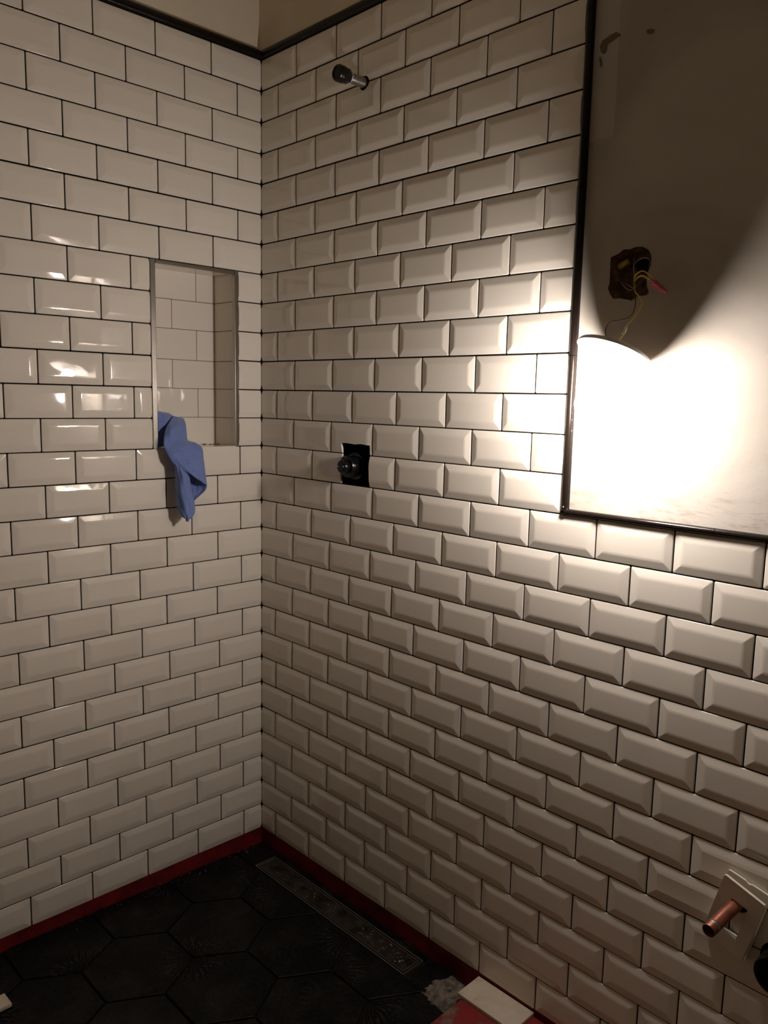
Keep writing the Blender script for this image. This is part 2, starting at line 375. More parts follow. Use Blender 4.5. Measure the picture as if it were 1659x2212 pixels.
for row in range(1, 29):
    z1, z0 = jz(row - 1), jz(row)
    zc = (z0 + z1) / 2; hh = 0.0772 if abs((z1 - z0) - 0.0772) < 0.0011 else z1 - z0
    z0, z1 = zc - hh / 2, zc + hh / 2
    # left wall
    J = [0.0015] + [j for j in joints(row, 'L') if j > 0.02]
    niche = 8 <= row <= 13
    if niche:
        J = [0.0015, -NY1 + 0.001, -NY0 - 0.001] + [j for j in J if j > -NY0 + 0.012]
    for i in range(len(J) - 1):
        if J[i] > LEND: break
        if niche and i == 1: continue
        cutl = i == 0 or (niche and i == 2); cutr = niche and i == 0
        full = not cutl and not cutr
        u0, u1 = J[i], J[i + 1]
        if full: m_ = (u0 + u1) / 2; u0, u1 = m_ - WP / 2, m_ + WP / 2
        put_tile('L', u0, u1, z0, z1, not cutl, not cutr)
    # right wall
    J = [0.0015] + [j for j in joints(row, 'R') if j > 0.02]
    lim = TX if row <= 14 else 99
    for i in range(len(J) - 1):
        u0, u1 = J[i], J[i + 1]
        if u0 > REND or u0 > lim - 0.02: break
        cutl = i == 0; cutr = False
        if u1 > lim - 0.004: cutr = u1 > lim + 0.012; u1 = lim
        if not cutl and not cutr and u1 != lim: m_ = (u0 + u1) / 2; u0, u1 = m_ - WP / 2, m_ + WP / 2
        hits = []
        for kind, (a0, a1, b0, b1) in dict(valve=(V0, V1, VZ0, VZ1), shower=(SHOWER.x - .018, SHOWER.x + .018, SHOWER.z - .018, SHOWER.z + .018),
                waste=(WASTE.x - .045, WASTE.x + .045, WASTE.z - .045, WASTE.z + .045), copper=(COP.x - .016, COP.x + .016, COP.z - .016, COP.z + .016)).items():
            if u0 < a1 and u1 > a0 and z0 < b1 and z1 > b0: hits.append(kind)
        o = put_tile('R', u0, u1, z0, z1, not cutl, not cutr, bool(hits))
        for kind in hits:
            if kind == 'valve':
                a = [(V0 - .0015, VZ0 - .001), (V0 + .03, VZ0 + .001), (V1 - .03, VZ0 - .001), (V1, VZ0 + .001), (V1 - .002, VZ0 + .05), (V1, VZ1 - .012), (V1 - .001, VZ1 - .001), (V1 - .03, VZ1 + .0012), (V0 + .05, VZ1 - .0008), (V0 + .02, VZ1 + .001), (V0, VZ1), (V0 + .002, VZ1 - .03), (V0 - .001, VZ0 + .05)]
                n_ = len(a); V = [(p[0], -0.02, p[1]) for p in a] + [(p[0], 0.02, p[1]) for p in a]
                F = [(q, (q + 1) % n_, n_ + (q + 1) % n_, n_ + q) for q in range(n_)] + [tuple(range(n_ - 1, -1, -1)), tuple(range(n_, 2 * n_))]
                cut(o, V, F)
            else:
                c_, r_ = dict(shower=(SHOWER + Vector((0.002, 0, -0.001)), .0158), waste=(WASTE + Vector((-.002, 0, .002)), .0365), copper=(COP, .0155))[kind]
                cut(o, *cyl(c_, (0, -1, 0), r_, -0.02, 0.02))
# waterproof membrane showing under the tiles
mb = obj('membrane_strip', *box((-0.012, -1.75, -0.02), (-0.0008, 0.0, 0.060)), RED, wl); mb['label'] = 'red waterproof membrane strip under the tiles'
mb = obj('membrane_strip', *box((0.0, 0.0008, -0.02), (XB, 0.012, 0.060)), RED, wr); mb['label'] = 'red waterproof membrane strip under the tiles'
# plaster above the tiles
pl = obj('plaster_panel', [(-.011, YB, ZT - .01), (-.011, 0.001, ZT - .01), (-.011, 0.001, TOP), (-.011, YB, TOP)], [(0, 1, 2, 3)], PLASTER2, wl)
pl['label'] = 'bare plaster above the tiles'
pl = obj('plaster_panel', [(-.011, .001, ZT - .01), (TX + .006, .001, ZT - .01), (TX + .006, .001, TOP), (-.011, .001, TOP)], [(0, 1, 2, 3)], PLASTER2, wr)
pl['label'] = 'bare plaster above the tiles'
pl = obj('plaster_panel', *box((-.004, YB, 0.0), (.0075, -1.535, ZT)), PLASTER2, wl); pl['label'] = 'bare plaster past the end of the tiles'
pl = obj('plaster_panel', *box((2.07, -.0075, 0.03), (XB, .0022, jz(14) - .001)), PLASTER2, wr); pl['label'] = 'bare plaster past the end of the tiles'
# plaster panel with the ragged hole for the wiring
hp = [(340, 370), (420, 330), (500, 260), (640, 250), (740, 205), (880, 205), (980, 260), (1020, 330), (1040, 450), (1020, 560), (970, 680), (950, 800), (945, 960), (985, 1050), (970, 1110), (930, 1135), (820, 1140), (760, 1150), (650, 1245), (630, 1225), (500, 1200), (440, 1190), (310, 1200), (250, 1120), (205, 1000), (235, 900), (245, 720), (250, 560), (260, 410)]
hp = [onR(1290 + a / 8.85, 510 + b / 8.85, 0.005) for a, b in hp]
hole = [(p.x, p.z) for p in hp]
pp = plate_with_holes('plaster_panel', [(TX + .004, jz(14) + .004), (XB, jz(14) + .004), (XB, TOP), (TX + .004, TOP)], [hole], lambda a, b: (a, 0.005, b), PLASTER, wr)
pp['label'] = 'patchy grey plaster panel with a ragged wiring hole'
cx = sum(p[0] for p in hole) / len(hole); cz = sum(p[1] for p in hole) / len(hole); n_ = len(hole)
V = [(a, 0.0048, b) for a, b in hole] + [(cx + (a - cx) * 1.06, 0.022, cz + (b - cz) * 1.06) for a, b in hole] + [(cx + (a - cx) * 0.9, 0.048, cz + (b - cz) * 0.92) for a, b in hole] + [(cx, 0.052, cz)]
F = [(r * n_ + q, r * n_ + (q + 1) % n_, (r + 1) * n_ + (q + 1) % n_, (r + 1) * n_ + q) for r in (0, 1) for q in range(n_)] + [(2 * n_ + q, 2 * n_ + (q + 1) % n_, 3 * n_) for q in range(n_)]
cv = obj('hole_cavity', V, F, BRICKM, wr); cv['label'] = 'rough brown masonry inside the wiring hole'
# brown adhesive smears on the plaster
def smear(pts, th=0.0012):
    P = [onR(1100 + a / 2.968, b / 2.968, 0.005) for a, b in pts]; n = len(P)
    V = [(p.x, 0.0049, p.z) for p in P] + [(p.x, 0.005 - th, p.z) for p in P]
    F = [(q, (q + 1) % n, n + (q + 1) % n, n + q) for q in range(n)] + [tuple(range(n, 2 * n))]
    o = obj('adhesive_smear', V, F, SMEAR, wr); o['label'] = 'brown adhesive smear on the plaster'
smear([(582, 300), (600, 262), (650, 225), (690, 205), (718, 222), (680, 250), (630, 285), (625, 320), (612, 345), (592, 340)])
smear([(880, 196), (905, 184), (930, 190), (925, 210), (900, 218), (884, 212)])
smear([(578, 370), (586, 365), (596, 400), (594, 425), (586, 430)])
# valve opening in the right wall
V, F = box((V0 - .012, 0.0014, VZ0 - .012), (V1 + .012, 0.075, VZ1 + .012)); F = [F[0], F[1], F[3], F[4], F[5]]
obj('valve_recess', V, F, VOID, wr)
lathe('pipe_recess', [(0.0165, 0.0012), (0.0165, 0.05), (0, 0.05)], (SHOWER.x + .002, 0, SHOWER.z - .001), (0, 1, 0), VOID, wr, 24)

# ---------------------------------------------------------------- trims (dark profile tiles)
def trim_profile(w, d):            # (across, out) rounded pencil profile
    return [(0, 0), (0, d * .55), (w * .12, d * .85), (w * .35, d), (w * .65, d), (w * .88, d * .85), (w, d * .55), (w, 0)]
def trim_run(name, label, a, b, across, outv, w, d, piece, start=0.0):
    a, b = Vector(a), Vector(b); L = (b - a).length; t = (b - a).normalized(); across, outv = Vector(across), Vector(outv)
    root = obj(name, *box((0, 0, 0), (0.001, 0.001, 0.001)), GROUT)
    # a thin dark bed behind the pieces
    bed = []
    for s_ in (0.0, L):
        for (u, o_) in ((0.0005, -0.006), (0.0005, d * .4), (w - .0005, d * .4), (w - .0005, -0.006)): bed.append(a + t * s_ + across * u + outv * o_)
    root.data = mesh(name, bed, [(0, 1, 5, 4), (1, 2, 6, 5), (2, 3, 7, 6), (3, 0, 4, 7), (0, 3, 2, 1), (4, 5, 6, 7)]); root.data.materials.append(GROUT)
    structure(root, label, 'trim')
    s0 = 0.0; cuts = [0.0]; q = start if start else piece
    while q < L - 0.02: cuts.append(q); q += piece
    cuts.append(L)
    pr_ = trim_profile(w, d); n = len(pr_)
    for c0, c1 in zip(cuts, cuts[1:]):
        V = []
        for sa in (c0 + .0006, c1 - .0006): V += [a + t * sa + across * u + outv * (o_ - 0.003) for u, o_ in pr_]
        F = [(i, (i + 1) % n, n + (i + 1) % n, n + i) for i in range(n)] + [tuple(range(n - 1, -1, -1)), tuple(range(n, 2 * n))]
        me = mesh('trim_piece', V, F, True); bm = bmesh.new(); bm.from_mesh(me); bmesh.ops.recalc_face_normals(bm, faces=bm.faces); bm.to_mesh(me); bm.free(); sharp(me, 50)
        link('trim_piece', me, TRIM, root)
    return root
ZT0 = jz(0) + 0.0005
trim_run('trim_1', 'dark pencil trim along the top of the left tiled wall', (0, 0.0, ZT0), (0, -1.6, ZT0), (0, 0, 1), (1, 0, 0), 0.0205, 0.010, 0.3, .27)
trim_run('trim_2', 'dark pencil trim along the top of the right tiled wall', (0.0, 0, ZT0), (TX, 0, ZT0), (0, 0, 1), (0, -1, 0), 0.0205, 0.010, 0.3, .27)
trim_run('trim_3', 'upright dark trim between the white tiles and the plaster panel', (TX + .001, 0, jz(14) + .0008), (TX + .001, 0, TOP), (1, 0, 0), (0, -1, 0), 0.0135, 0.0105, 0.302)
t3 = bpy.data.objects['trim_3']; random.seed(9); V = []; F = []
for q in range(46):
    z_ = jz(14) + .012 + random.random() ** 1.5 * .20; x_ = TX + .0085 + random.random() * .0055; r_ = random.uniform(.0006, .0017); b_ = len(V); y_ = -.0072 + (x_ - TX - .0085) * .9
    V += [(x_ + math.cos(z * 1.57 + q) * r_, y_ - .0004, z_ + math.sin(z * 1.57 + q) * r_ * random.uniform(.8, 2.4)) for z in range(4)]; F.append((b_, b_ + 1, b_ + 2, b_ + 3))
sk = obj('paint_specks', V, F, PLATE, t3); sk['kind'] = 'stuff'; sk['label'] = 'white paint specks on the dark trim'
trim_run('trim_4', 'level dark trim under the plaster panel', (TX + .001, 0, jz(14)), (XB, 0, jz(14)), (0, 0, 1), (0, -1, 0), 0.0115, 0.0105, 0.302)

# ---------------------------------------------------------------- niche
nt = thing('shower_niche', 'recessed tiled shower niche with metal edge strips in the left wall', 'niche', (-0.05, (NY0 + NY1) / 2, NZ0))
def npart(o): return keep(o, nt)
YI0, YI1, ZI1 = NY0 + .002, NY1 - .002, NZ1 - .002
bx0 = -ND - .0012
V = [(bx0, YI0, NZ0), (bx0, YI1, NZ0), (bx0, YI1, ZI1), (bx0, YI0, ZI1), (-.001, YI0, NZ0), (-.001, YI1, NZ0), (-.001, YI1, ZI1), (-.001, YI0, ZI1)]
npart(obj('niche_lining', V, [(0, 3, 2, 1), (0, 4, 7, 3), (1, 2, 6, 5), (3, 7, 6, 2)], NGROUT))
RN = [2.2 - v for v in (0.545, 0.6205, 0.6965, 0.7775, 0.8535, 0.9315, 1.0085)]
th = 0.005
def ntile(V, F): npart(bevelled('tile', V, F, 0.0009, TILE, None, 1))
for r in range(6):
    zt, zb = RN[r] - .0006, RN[r + 1] + .0006
    jy = {0: -0.141, 1: -0.215, 2: -0.1405, 3: -0.215, 4: -0.138, 5: -0.213}[r]
    ys = [YI1 - .0005, jy, YI0 + .0005] if r % 2 == 0 else [YI1 - .0005, jy, YI0 + .0005]
    for y1, y0 in zip(ys, ys[1:]):
        ntile(*box((-ND, y0 + .0006, zb), (-ND + th, y1 - .0006, zt)))
    for ya, yb in ((YI1 - .0005 - th, YI1 - .0005), (YI0 + .0005, YI0 + .0005 + th)):    # returns
        ntile(*box((-ND + th + .0008, ya, zb), (-.0015, yb, zt)))
ntile(*box((-ND + .001, YI0 + .006, ZI1 - .004), (-.0015, YI1 - .006, ZI1 - .0002)))       # underside of the niche head
sill = npart(bevelled('sill', *box((-ND + .001, YI0 + .001, NZ0 - .012), (-0.0004, YI1 - .001, NZ0 + .001)), 0.001, TILE, None, 1))
def strip(V, F): npart(bevelled('metal_edge_strip', V, F, 0.0014, ALU, None, 2))
strip(*box((-.010, NY0 + .0005, NZ0 - .0005), (.0032, NY0 + .0150, NZ1 - .0006)))
strip(*box((-.010, NY1 - .0120, NZ0 - .0005), (.0032, NY1 - .0005, NZ1 - .0006)))
strip(*box((-.010, NY0 + .0155, NZ1 - .0105), (.0028, NY1 - .0125, NZ1 - .0010)))
random.seed(3); V = []; F = []
for i in range(26):                                        # crumbs along the back of the sill
    c_ = Vector((-ND + .012 + random.random() * .03, -.083 - random.random() ** 1.5 * .06, NZ0 + .001)); r_ = random.uniform(.0015, .004); b_ = len(V)
    V += [c_ + Vector((math.cos(q * 1.57 + i) * r_ * random.uniform(.6, 1.3), math.sin(q * 1.57 + i) * r_ * random.uniform(.6, 1.6), 0)) for q in range(4)] + [c_ + Vector((0, 0, r_ * .8))]
    F += [(b_ + q, b_ + (q + 1) % 4, b_ + 4) for q in range(4)]
dbr = npart(obj('mortar_crumbs', V, F, MORTAR)); dbr['kind'] = 'stuff'

# ---------------------------------------------------------------- floor of the shower
SL = 0.02
def fz(y): return 0.0025 + SL * abs(y)
fl = obj('floor', [(-.02, .02, -.004), (.86, .02, -.004), (.86, -1.9, -.004 + SL * 1.9), (-.02, -1.9, -.004 + SL * 1.9)], [(0, 1, 2, 3)], BASE)
structure(fl, 'black embossed hexagon tile floor of the shower', 'floor')
hs = 0.1245; _hex = {}
def clip_poly(P, xmin, xmax, ymin, ymax):
    for ax, lim, sg in ((0, xmin, 1), (0, xmax, -1), (1, ymin, 1), (1, ymax, -1)):
        out = []
        for i in range(len(P)):
            a, b = P[i], P[(i + 1) % len(P)]; da, db = sg * (a[ax] - lim), sg * (b[ax] - lim)
            if da >= 0: out.append(a)
            if da * db < 0: s_ = da / (da - db); out.append((a[0] + (b[0] - a[0]) * s_, a[1] + (b[1] - a[1]) * s_))
        P = out
        if not P: return P
    return P
def hex_tile(cx, cy, rot, xmax=0.853, ymax=-0.099):
    ca, sa = math.cos(rot), math.sin(rot); r = hs - .0024
    P = [(cx + r * math.cos(q * math.pi / 3), cy + r * math.sin(q * math.pi / 3)) for q in range(6)]
    P = clip_poly(P, 0.004, xmax, -1.6, ymax)
    if len(P) < 3: return
    ar = 0.5 * sum(P[i][0] * P[(i + 1) % len(P)][1] - P[(i + 1) % len(P)][0] * P[i][1] for i in range(len(P)))
    if abs(ar) < 2e-4: return
    mx = sum(p[0] for p in P) / len(P); my = sum(p[1] for p in P) / len(P); V = []; n = len(P)
    for ins, dz in ((0, -.008), (0, -.0012), (.0022, 0)):
        for x, y in P:
            d = math.hypot(x - mx, y - my) or 1; x2, y2 = x + (mx - x) / d * ins, y + (my - y) / d * ins
            lx, ly = x2 - cx, y2 - cy
            V.append((lx * ca + ly * sa, -lx * sa + ly * ca, SL * (abs(y2) - abs(cy)) + dz))
    F = [(r_ * n + q, r_ * n + (q + 1) % n, (r_ + 1) * n + (q + 1) % n, (r_ + 1) * n + q) for r_ in (0, 1) for q in range(n)] + [tuple(range(2 * n, 3 * n))]
    o = obj('tile', V, F, HEX, fl); o.location = (cx, cy, fz(cy)); o.rotation_euler = (random.uniform(-.004, .004), random.uniform(-.004, .004), rot)
spec_rot = {(1, 0): -60, (1, 1): 60, (2, 1): 180, (2, 0): 60, (0, 1): 120, (0, 2): 0}
random.seed(11)
for ci in range(-1, 6):
    for ri in range(-2, 8):
        x = 0.258 + 0.1875 * (ci - 1); y = (-0.3175 if ci % 2 else -0.209) - 0.2165 * ri
        if ci % 2 == 0: y = -0.209 - 0.2165 * ri
        rt = spec_rot.get((ci, ri), random.choice((0, 60, 120, 180, 240, 300)))
        hex_tile(x, y, math.radians(rt))
# strip of floor tile between drain and wall, and at both ends
def strip_tile(x0, x1, y0, y1):
    cx, cy = (x0 + x1) / 2, (y0 + y1) / 2
    V, F = box((x0 - cx, y0 - cy, -.008), (x1 - cx, y1 - cy, 0)); o = bevelled('tile', V, F, .0012, HEX, fl, 1); o.location = (cx, cy, fz(cy))
strip_tile(0.104, 0.40, -.0235, -.004); strip_tile(0.403, 0.690, -.0235, -.004)
strip_tile(0.006, 0.097, -.097, -.004); strip_tile(0.7, 0.765, -.097, -.004)

# linear drain
dr = thing('linear_drain', 'long dirty linear drain set in the black floor along the right wall', 'drain', (0.396, -0.06, fz(.06)))
def dpart(o): return keep(o, dr)
x0, x1, y0, y1 = 0.0995, 0.6925, -0.0945, -0.0255; zt = fz(.06) + .0022
for (a, b) in (((x0, y0), (x1, y0 + .0035)), ((x0, y1 - .0035), (x1, y1)), ((x0, y0 + .0036), (x0 + .0035, y1 - .0036)), ((x1 - .0035, y0 + .0036), (x1, y1 - .0036))):
    dpart(bevelled('outer_frame', *box((*a, zt - .012), (*b, zt)), .0008, DFRAME, None, 1))
i = .0075
for (a, b) in (((x0 + i, y0 + i), (x1 - i, y0 + i + .0016)), ((x0 + i, y1 - i - .0025), (x1 - i, y1 - i)), ((x0 + i, y0 + i + .0026), (x0 + i + .0025, y1 - i - .0026)), ((x1 - i - .0025, y0 + i + .0026), (x1 - i, y1 - i - .0026))):
    dpart(bevelled('inner_frame', *box((*a, zt - .012), (*b, zt - .0005)), .0006, DFRAME, None, 1))
gx, gy = 48, 6; V = []; F = []; random.seed(5)
for a in range(gx + 1):
    for b in range(gy + 1):
        X = x0 + .0105 + (x1 - x0 - .021) * a / gx; Y = y0 + .0105 + (y1 - y0 - .021) * b / gy
        V.append((X, Y, zt - .0035 + random.uniform(-.001, .001)))
for a in range(gx):
    for b in range(gy): q = a * (gy + 1) + b; F.append((q, q + gy + 1, q + gy + 2, q + 1))
dpart(obj('drain_insert', V, F, DRAIN, None, True))
V = []; F = []
for q in range(90):
    X = x0 + .02 + (x1 - x0 - .04) * random.random() ** .45; Y = random.uniform(y0 + .014, y1 - .014); r_ = random.uniform(.0015, .0045); b_ = len(V)
    if 0.40 < X < 0.50: continue
    V += [(X + math.cos(z * 2.1 + q) * r_ * random.uniform(.5, 1.6), Y + math.sin(z * 2.1 + q) * r_ * random.uniform(.5, 1.3), zt - .003) for z in range(3)] + [(X, Y, zt - .003 + r_ * .7)]
    F += [(b_, b_ + 1, b_ + 3), (b_ + 1, b_ + 2, b_ + 3), (b_ + 2, b_, b_ + 3)]
db = dpart(obj('mortar_crumbs', V, F, MORTAR)); db['kind'] = 'stuff'

# raised red threshold outside the tray
cb = bevelled('shower_curb', *box((0.853, YB, -.02), (1.16, -0.0005, 0.032)), 0.004, CURBM)
cb['label'] = 'raised shower curb coated in worn red membrane with a grey rubbed edge'; cb['category'] = 'curb'
# loose tile lying face down on the threshold, against the wall
ZC = 0.032
lt = bevelled('loose_tile', *box((-.0748, -.0375, 0), (.0748, .0375, .0078)), .0012, RAW)
lt.location = (0.9165, -0.0395, ZC + .0003); lt.rotation_euler = (0, 0, 0.012)
lt['label'] = 'loose cream tile lying face down on the red curb against the wall'; lt['category'] = 'tile'
# tile offcut on the shower floor at the far end
p = onF(9.6, 2147, fz(.8) + .008); p2 = onF(26, 2170, fz(.8) + .008)
oc = bevelled('tile_offcut', *box((0, -.075, 0), (max(.03, (p2 - p).length), 0, .0085)), .0012, RAW)
oc.location = (p.x, p.y, fz(.8) + .002); oc.rotation_euler = (0, -0.03, math.atan2(p2.y - p.y, p2.x - p.x))
oc['label'] = 'pale tile offcut lying on the black hexagon floor near the left wall'; oc['category'] = 'tile'
# mortar patch between drain and threshold
random.seed(21); V = []; F = []; nx, ny = 16, 14
for a in range(nx + 1):
    for b in range(ny + 1):
        X = 0.752 + .105 * a / nx; Y = -0.122 + .112 * b / ny; u, v_ = a / nx * 2 - 1, b / ny * 2 - 1
        e = max(0, 1 - (u * u) ** 1.3 * .8 - (v_ * v_) ** 1.2)
        V.append((X + random.uniform(-.002, .002), Y + random.uniform(-.002, .002), fz(.06) - .004 + e * (.011 + .010 * max(0, u)) + random.uniform(-.002, .003) * (e > 0)))
for a in range(nx):
    for b in range(ny): q = a * (ny + 1) + b; F.append((q, q + ny + 1, q + ny + 2, q + 1))
mp = obj('mortar_patch', V, F, MORTAR); mp['label'] = 'rough grey mortar patch between the drain end and the red curb'; mp['category'] = 'mortar'
# crumbs along the foot of the left wall
V = []; F = []
for q in range(70):
    Y = -random.random() ** 1.6 * .9 - .005; X = .004 + random.random() ** 2 * .05; r_ = random.uniform(.0008, .0026); b_ = len(V); z_ = fz(Y)
    V += [(X + math.cos(z * 2.1 + q) * r_, Y + math.sin(z * 2.1 + q) * r_ * 1.4, z_ - .0006) for z in range(3)] + [(X, Y, z_ + r_)]
    F += [(b_, b_ + 1, b_ + 3), (b_ + 1, b_ + 2, b_ + 3), (b_ + 2, b_, b_ + 3)]
gc = obj('grout_crumbs', V, F, MORTAR); gc['kind'] = 'stuff'; gc['label'] = 'grey grout crumbs scattered along the foot of the left wall'; gc['category'] = 'debris'

# ---------------------------------------------------------------- hanging lamp
LD = Vector((1.1208, -0.0606, 1.4221)); LB = Vector((1.1052, -0.0948, 1.3302)); AX = (LB - LD).normalized()
lamp = thing('hanging_lamp', 'white lampholder with a glowing bulb hanging by wires in front of the plaster', 'lamp', tuple(LD))
def lpart(o): return keep(o, lamp)
R_ = 0.0645
lpart(lathe('lamp_shade', [(0, -.007), (.02, -.007), (.052, -.004), (.062, -.0005), (R_, .0025), (R_, .0065), (R_ - .002, .008), (R_ - .0035, .0065), (.055, .002), (.03, -.001), (0, -.001)], LD, AX, PORC, None, 56))
lpart(lathe('socket', [(.0225, -.002), (.0225, .018), (.0215, .020), (.0195, .0205), (.015, .0205)], LD, AX, PORC, None, 36))
bl = lpart(lathe('bulb', [(.0165, .020), (.0180, .045), (.0205, .062), (.0235, .074), (.0275, .084), (.030, .094), (.0305, .101), (.029, .110), (.024, .1195), (.0155, .1265), (.006, .1295), (0, .1300)], LD, AX, GLOW, None, 32))
def W(px, py, y): return onR(1290 + px / 8.85, 510 + py / 8.85, y)
back = LD - AX * .006
lpart(tube('yellow_wire', [W(720, 900, .012), W(716, 1000, .002), W(735, 1075, -.004), W(790, 1140, -.009), W(848, 1235, -.014), W(842, 1330, -.018), W(760, 1475, -.024), W(640, 1630, -.032), W(532, 1742, -.038), W(520, 1850, -.044), back + Vector((-.004, 0, .0))], .0011, YEL))
lpart(tube('wire_splice', [W(548, 1745, -.0385), W(535, 1800, -.041), W(495, 1868, -.044)], .0026, WHW, None, 8, 4))
lpart(tube('brown_wire', [W(728, 1120, .01), W(730, 1230, -.006), W(728, 1330, -.012), W(685, 1465, -.018), W(600, 1560, -.023), W(430, 1610, -.028), W(265, 1640, -.033), W(190, 1715, -.038), W(158, 1840, -.046), back + Vector((-.015, -.002, .001))], .0010, BRN))
# wiring bundle in the hole
wb = thing('wiring_bundle', 'looped yellow and grey wires with a pink connector coming out of the hole', 'wiring', tuple(W(720, 800, .01)))
def wpart(o): return keep(o, wb)
wpart(tube('yellow_wire', [W(716, 920, .02), W(712, 830, .006), W(745, 735, -.006), W(850, 668, -.010), W(945, 700, -.012), W(1050, 790, -.014), W(1085, 850, -.015)], .0013, YEL))
wpart(tube('yellow_wire', [W(725, 900, .02), W(740, 835, .004), W(800, 775, -.008), W(880, 760, -.012), W(950, 800, -.014), W(1060, 860, -.015)], .0013, YEL))
wpart(tube('grey_wire', [W(728, 345, .040), W(712, 480, .022), W(700, 620, .014), W(715, 760, .010), W(700, 900, .012), W(715, 1010, .02)], .0011, GRW))
wpart(tube('grey_wire', [W(735, 540, .035), W(760, 480, .015), W(850, 430, .010), W(950, 420, .010), W(1015, 470, .012), W(985, 600, .030)], .0011, GRW))
wpart(tube('grey_wire', [W(410, 830, .040), W(480, 920, .020), W(570, 1010, .012), W(640, 1035, .010), W(700, 1000, .010), W(790, 920, .015), W(895, 835, .035)], .0011, GRW))
wpart(tube('grey_wire', [W(430, 860, .042), W(560, 920, .020), W(660, 980, .012), W(740, 990, .012), W(860, 880, .025)], .0010, GRW))
wpart(tube('pink_connector', [W(1030, 830, -.013), W(1090, 880, -.015), W(1200, 960, -.015), W(1320, 1060, -.013)], [.0032, .0042, .0036, .0026], PINK, None, 10, 4))
wpart(tube('pink_connector', [W(1040, 890, -.0115), W(1110, 960, -.012), W(1230, 1020, -.012), W(1320, 1075, -.011)], [.0026, .0036, .0032, .0024], PINK, None, 10, 4))
wpart(tube('yellow_tag', [W(420, 590, .030), W(500, 540, .026), W(610, 475, .030)], .0062, YEL, None, 6, 2))
lathe_box = lathe('junction_box', [(0.0125, .052), (0.0125, .030), (0.0115, .029), (0.0110, .048), (0, .048)], (W(870, 560, .03).x, 0, W(870, 560, .03).z), (0, 1, 0), BLACKP, None, 20); wpart(lathe_box)

# ---------------------------------------------------------------- shower valve
vv = thing('shower_valve', 'black shower valve body in the square hole of the right wall', 'valve', (VALVE.x, 0.0, VALVE.z))
def vpart(o): return keep(o, vv)
C = (0.379, 0, 1.1625)
vpart(lathe('valve_body', [(.034, -.072), (.034, -.012), (.0262, -.011), (.0262, .016), (.0245, .0185), (.014, .0185)], C, (0, -1, 0), BLACKP, None, 36))
vpart(lathe('valve_cap', [(.0170, .017), (.0172, .020), (.0168, .031), (.0155, .033), (.0105, .0332), (.0095, .037), (0, .0375)], C, (0, -1, 0), BLACKP, None, 28))
for q in range(4):
    t_ = q * math.pi / 2 + .5; c_ = Vector(C) + Vector((math.cos(t_) * .0255, -.006, math.sin(t_) * .0255))
    V, F = box((c_.x - .004, c_.y - .008, c_.z - .004), (c_.x + .004, c_.y + .008, c_.z + .004)); vpart(bevelled('grip_lug', V, F, .001, BLACKP, None, 1))
vpart(lathe('screw', [(.0022, .0365), (.0022, .039), (.0015, .0396), (0, .0396)], Vector(C) + Vector((-.006, 0, .001)), (0, -1, 0), STEEL, None, 12))

# ---------------------------------------------------------------- shower pipe stub
sp = thing('shower_pipe', 'steel pipe stub with a dark screw cap near the top of the right wall', 'pipe', tuple(SHOWER))
def spart(o): return keep(o, sp)
spart(lathe('pipe', [(.0085, -.045), (.0110, -.045), (.0110, .052), (.0100, .054)], SHOWER, (0, -1, 0), STEEL, None, 28))
spart(lathe('thread_tape', [(.0113, .043), (.0124, .0435), (.0124, .0485), (.0113, .049)], SHOWER, (0, -1, 0), TAPE, None, 28))
spart(lathe('hexagon_collar', [(.011, .047), (.0150, .047), (.0162, .049), (.0162, .060), (.015, .062), (.012, .062)], SHOWER, (0, -1, 0), DARKP, None, 6, False))
spart(lathe('screw_cap', [(.014, .060), (.0175, .062), (.0182, .065), (.0182, .079), (.0165, .0825), (.0125, .083), (.0120, .081), (0, .081)], SHOWER, (0, -1, 0), DARKP, None, 30))

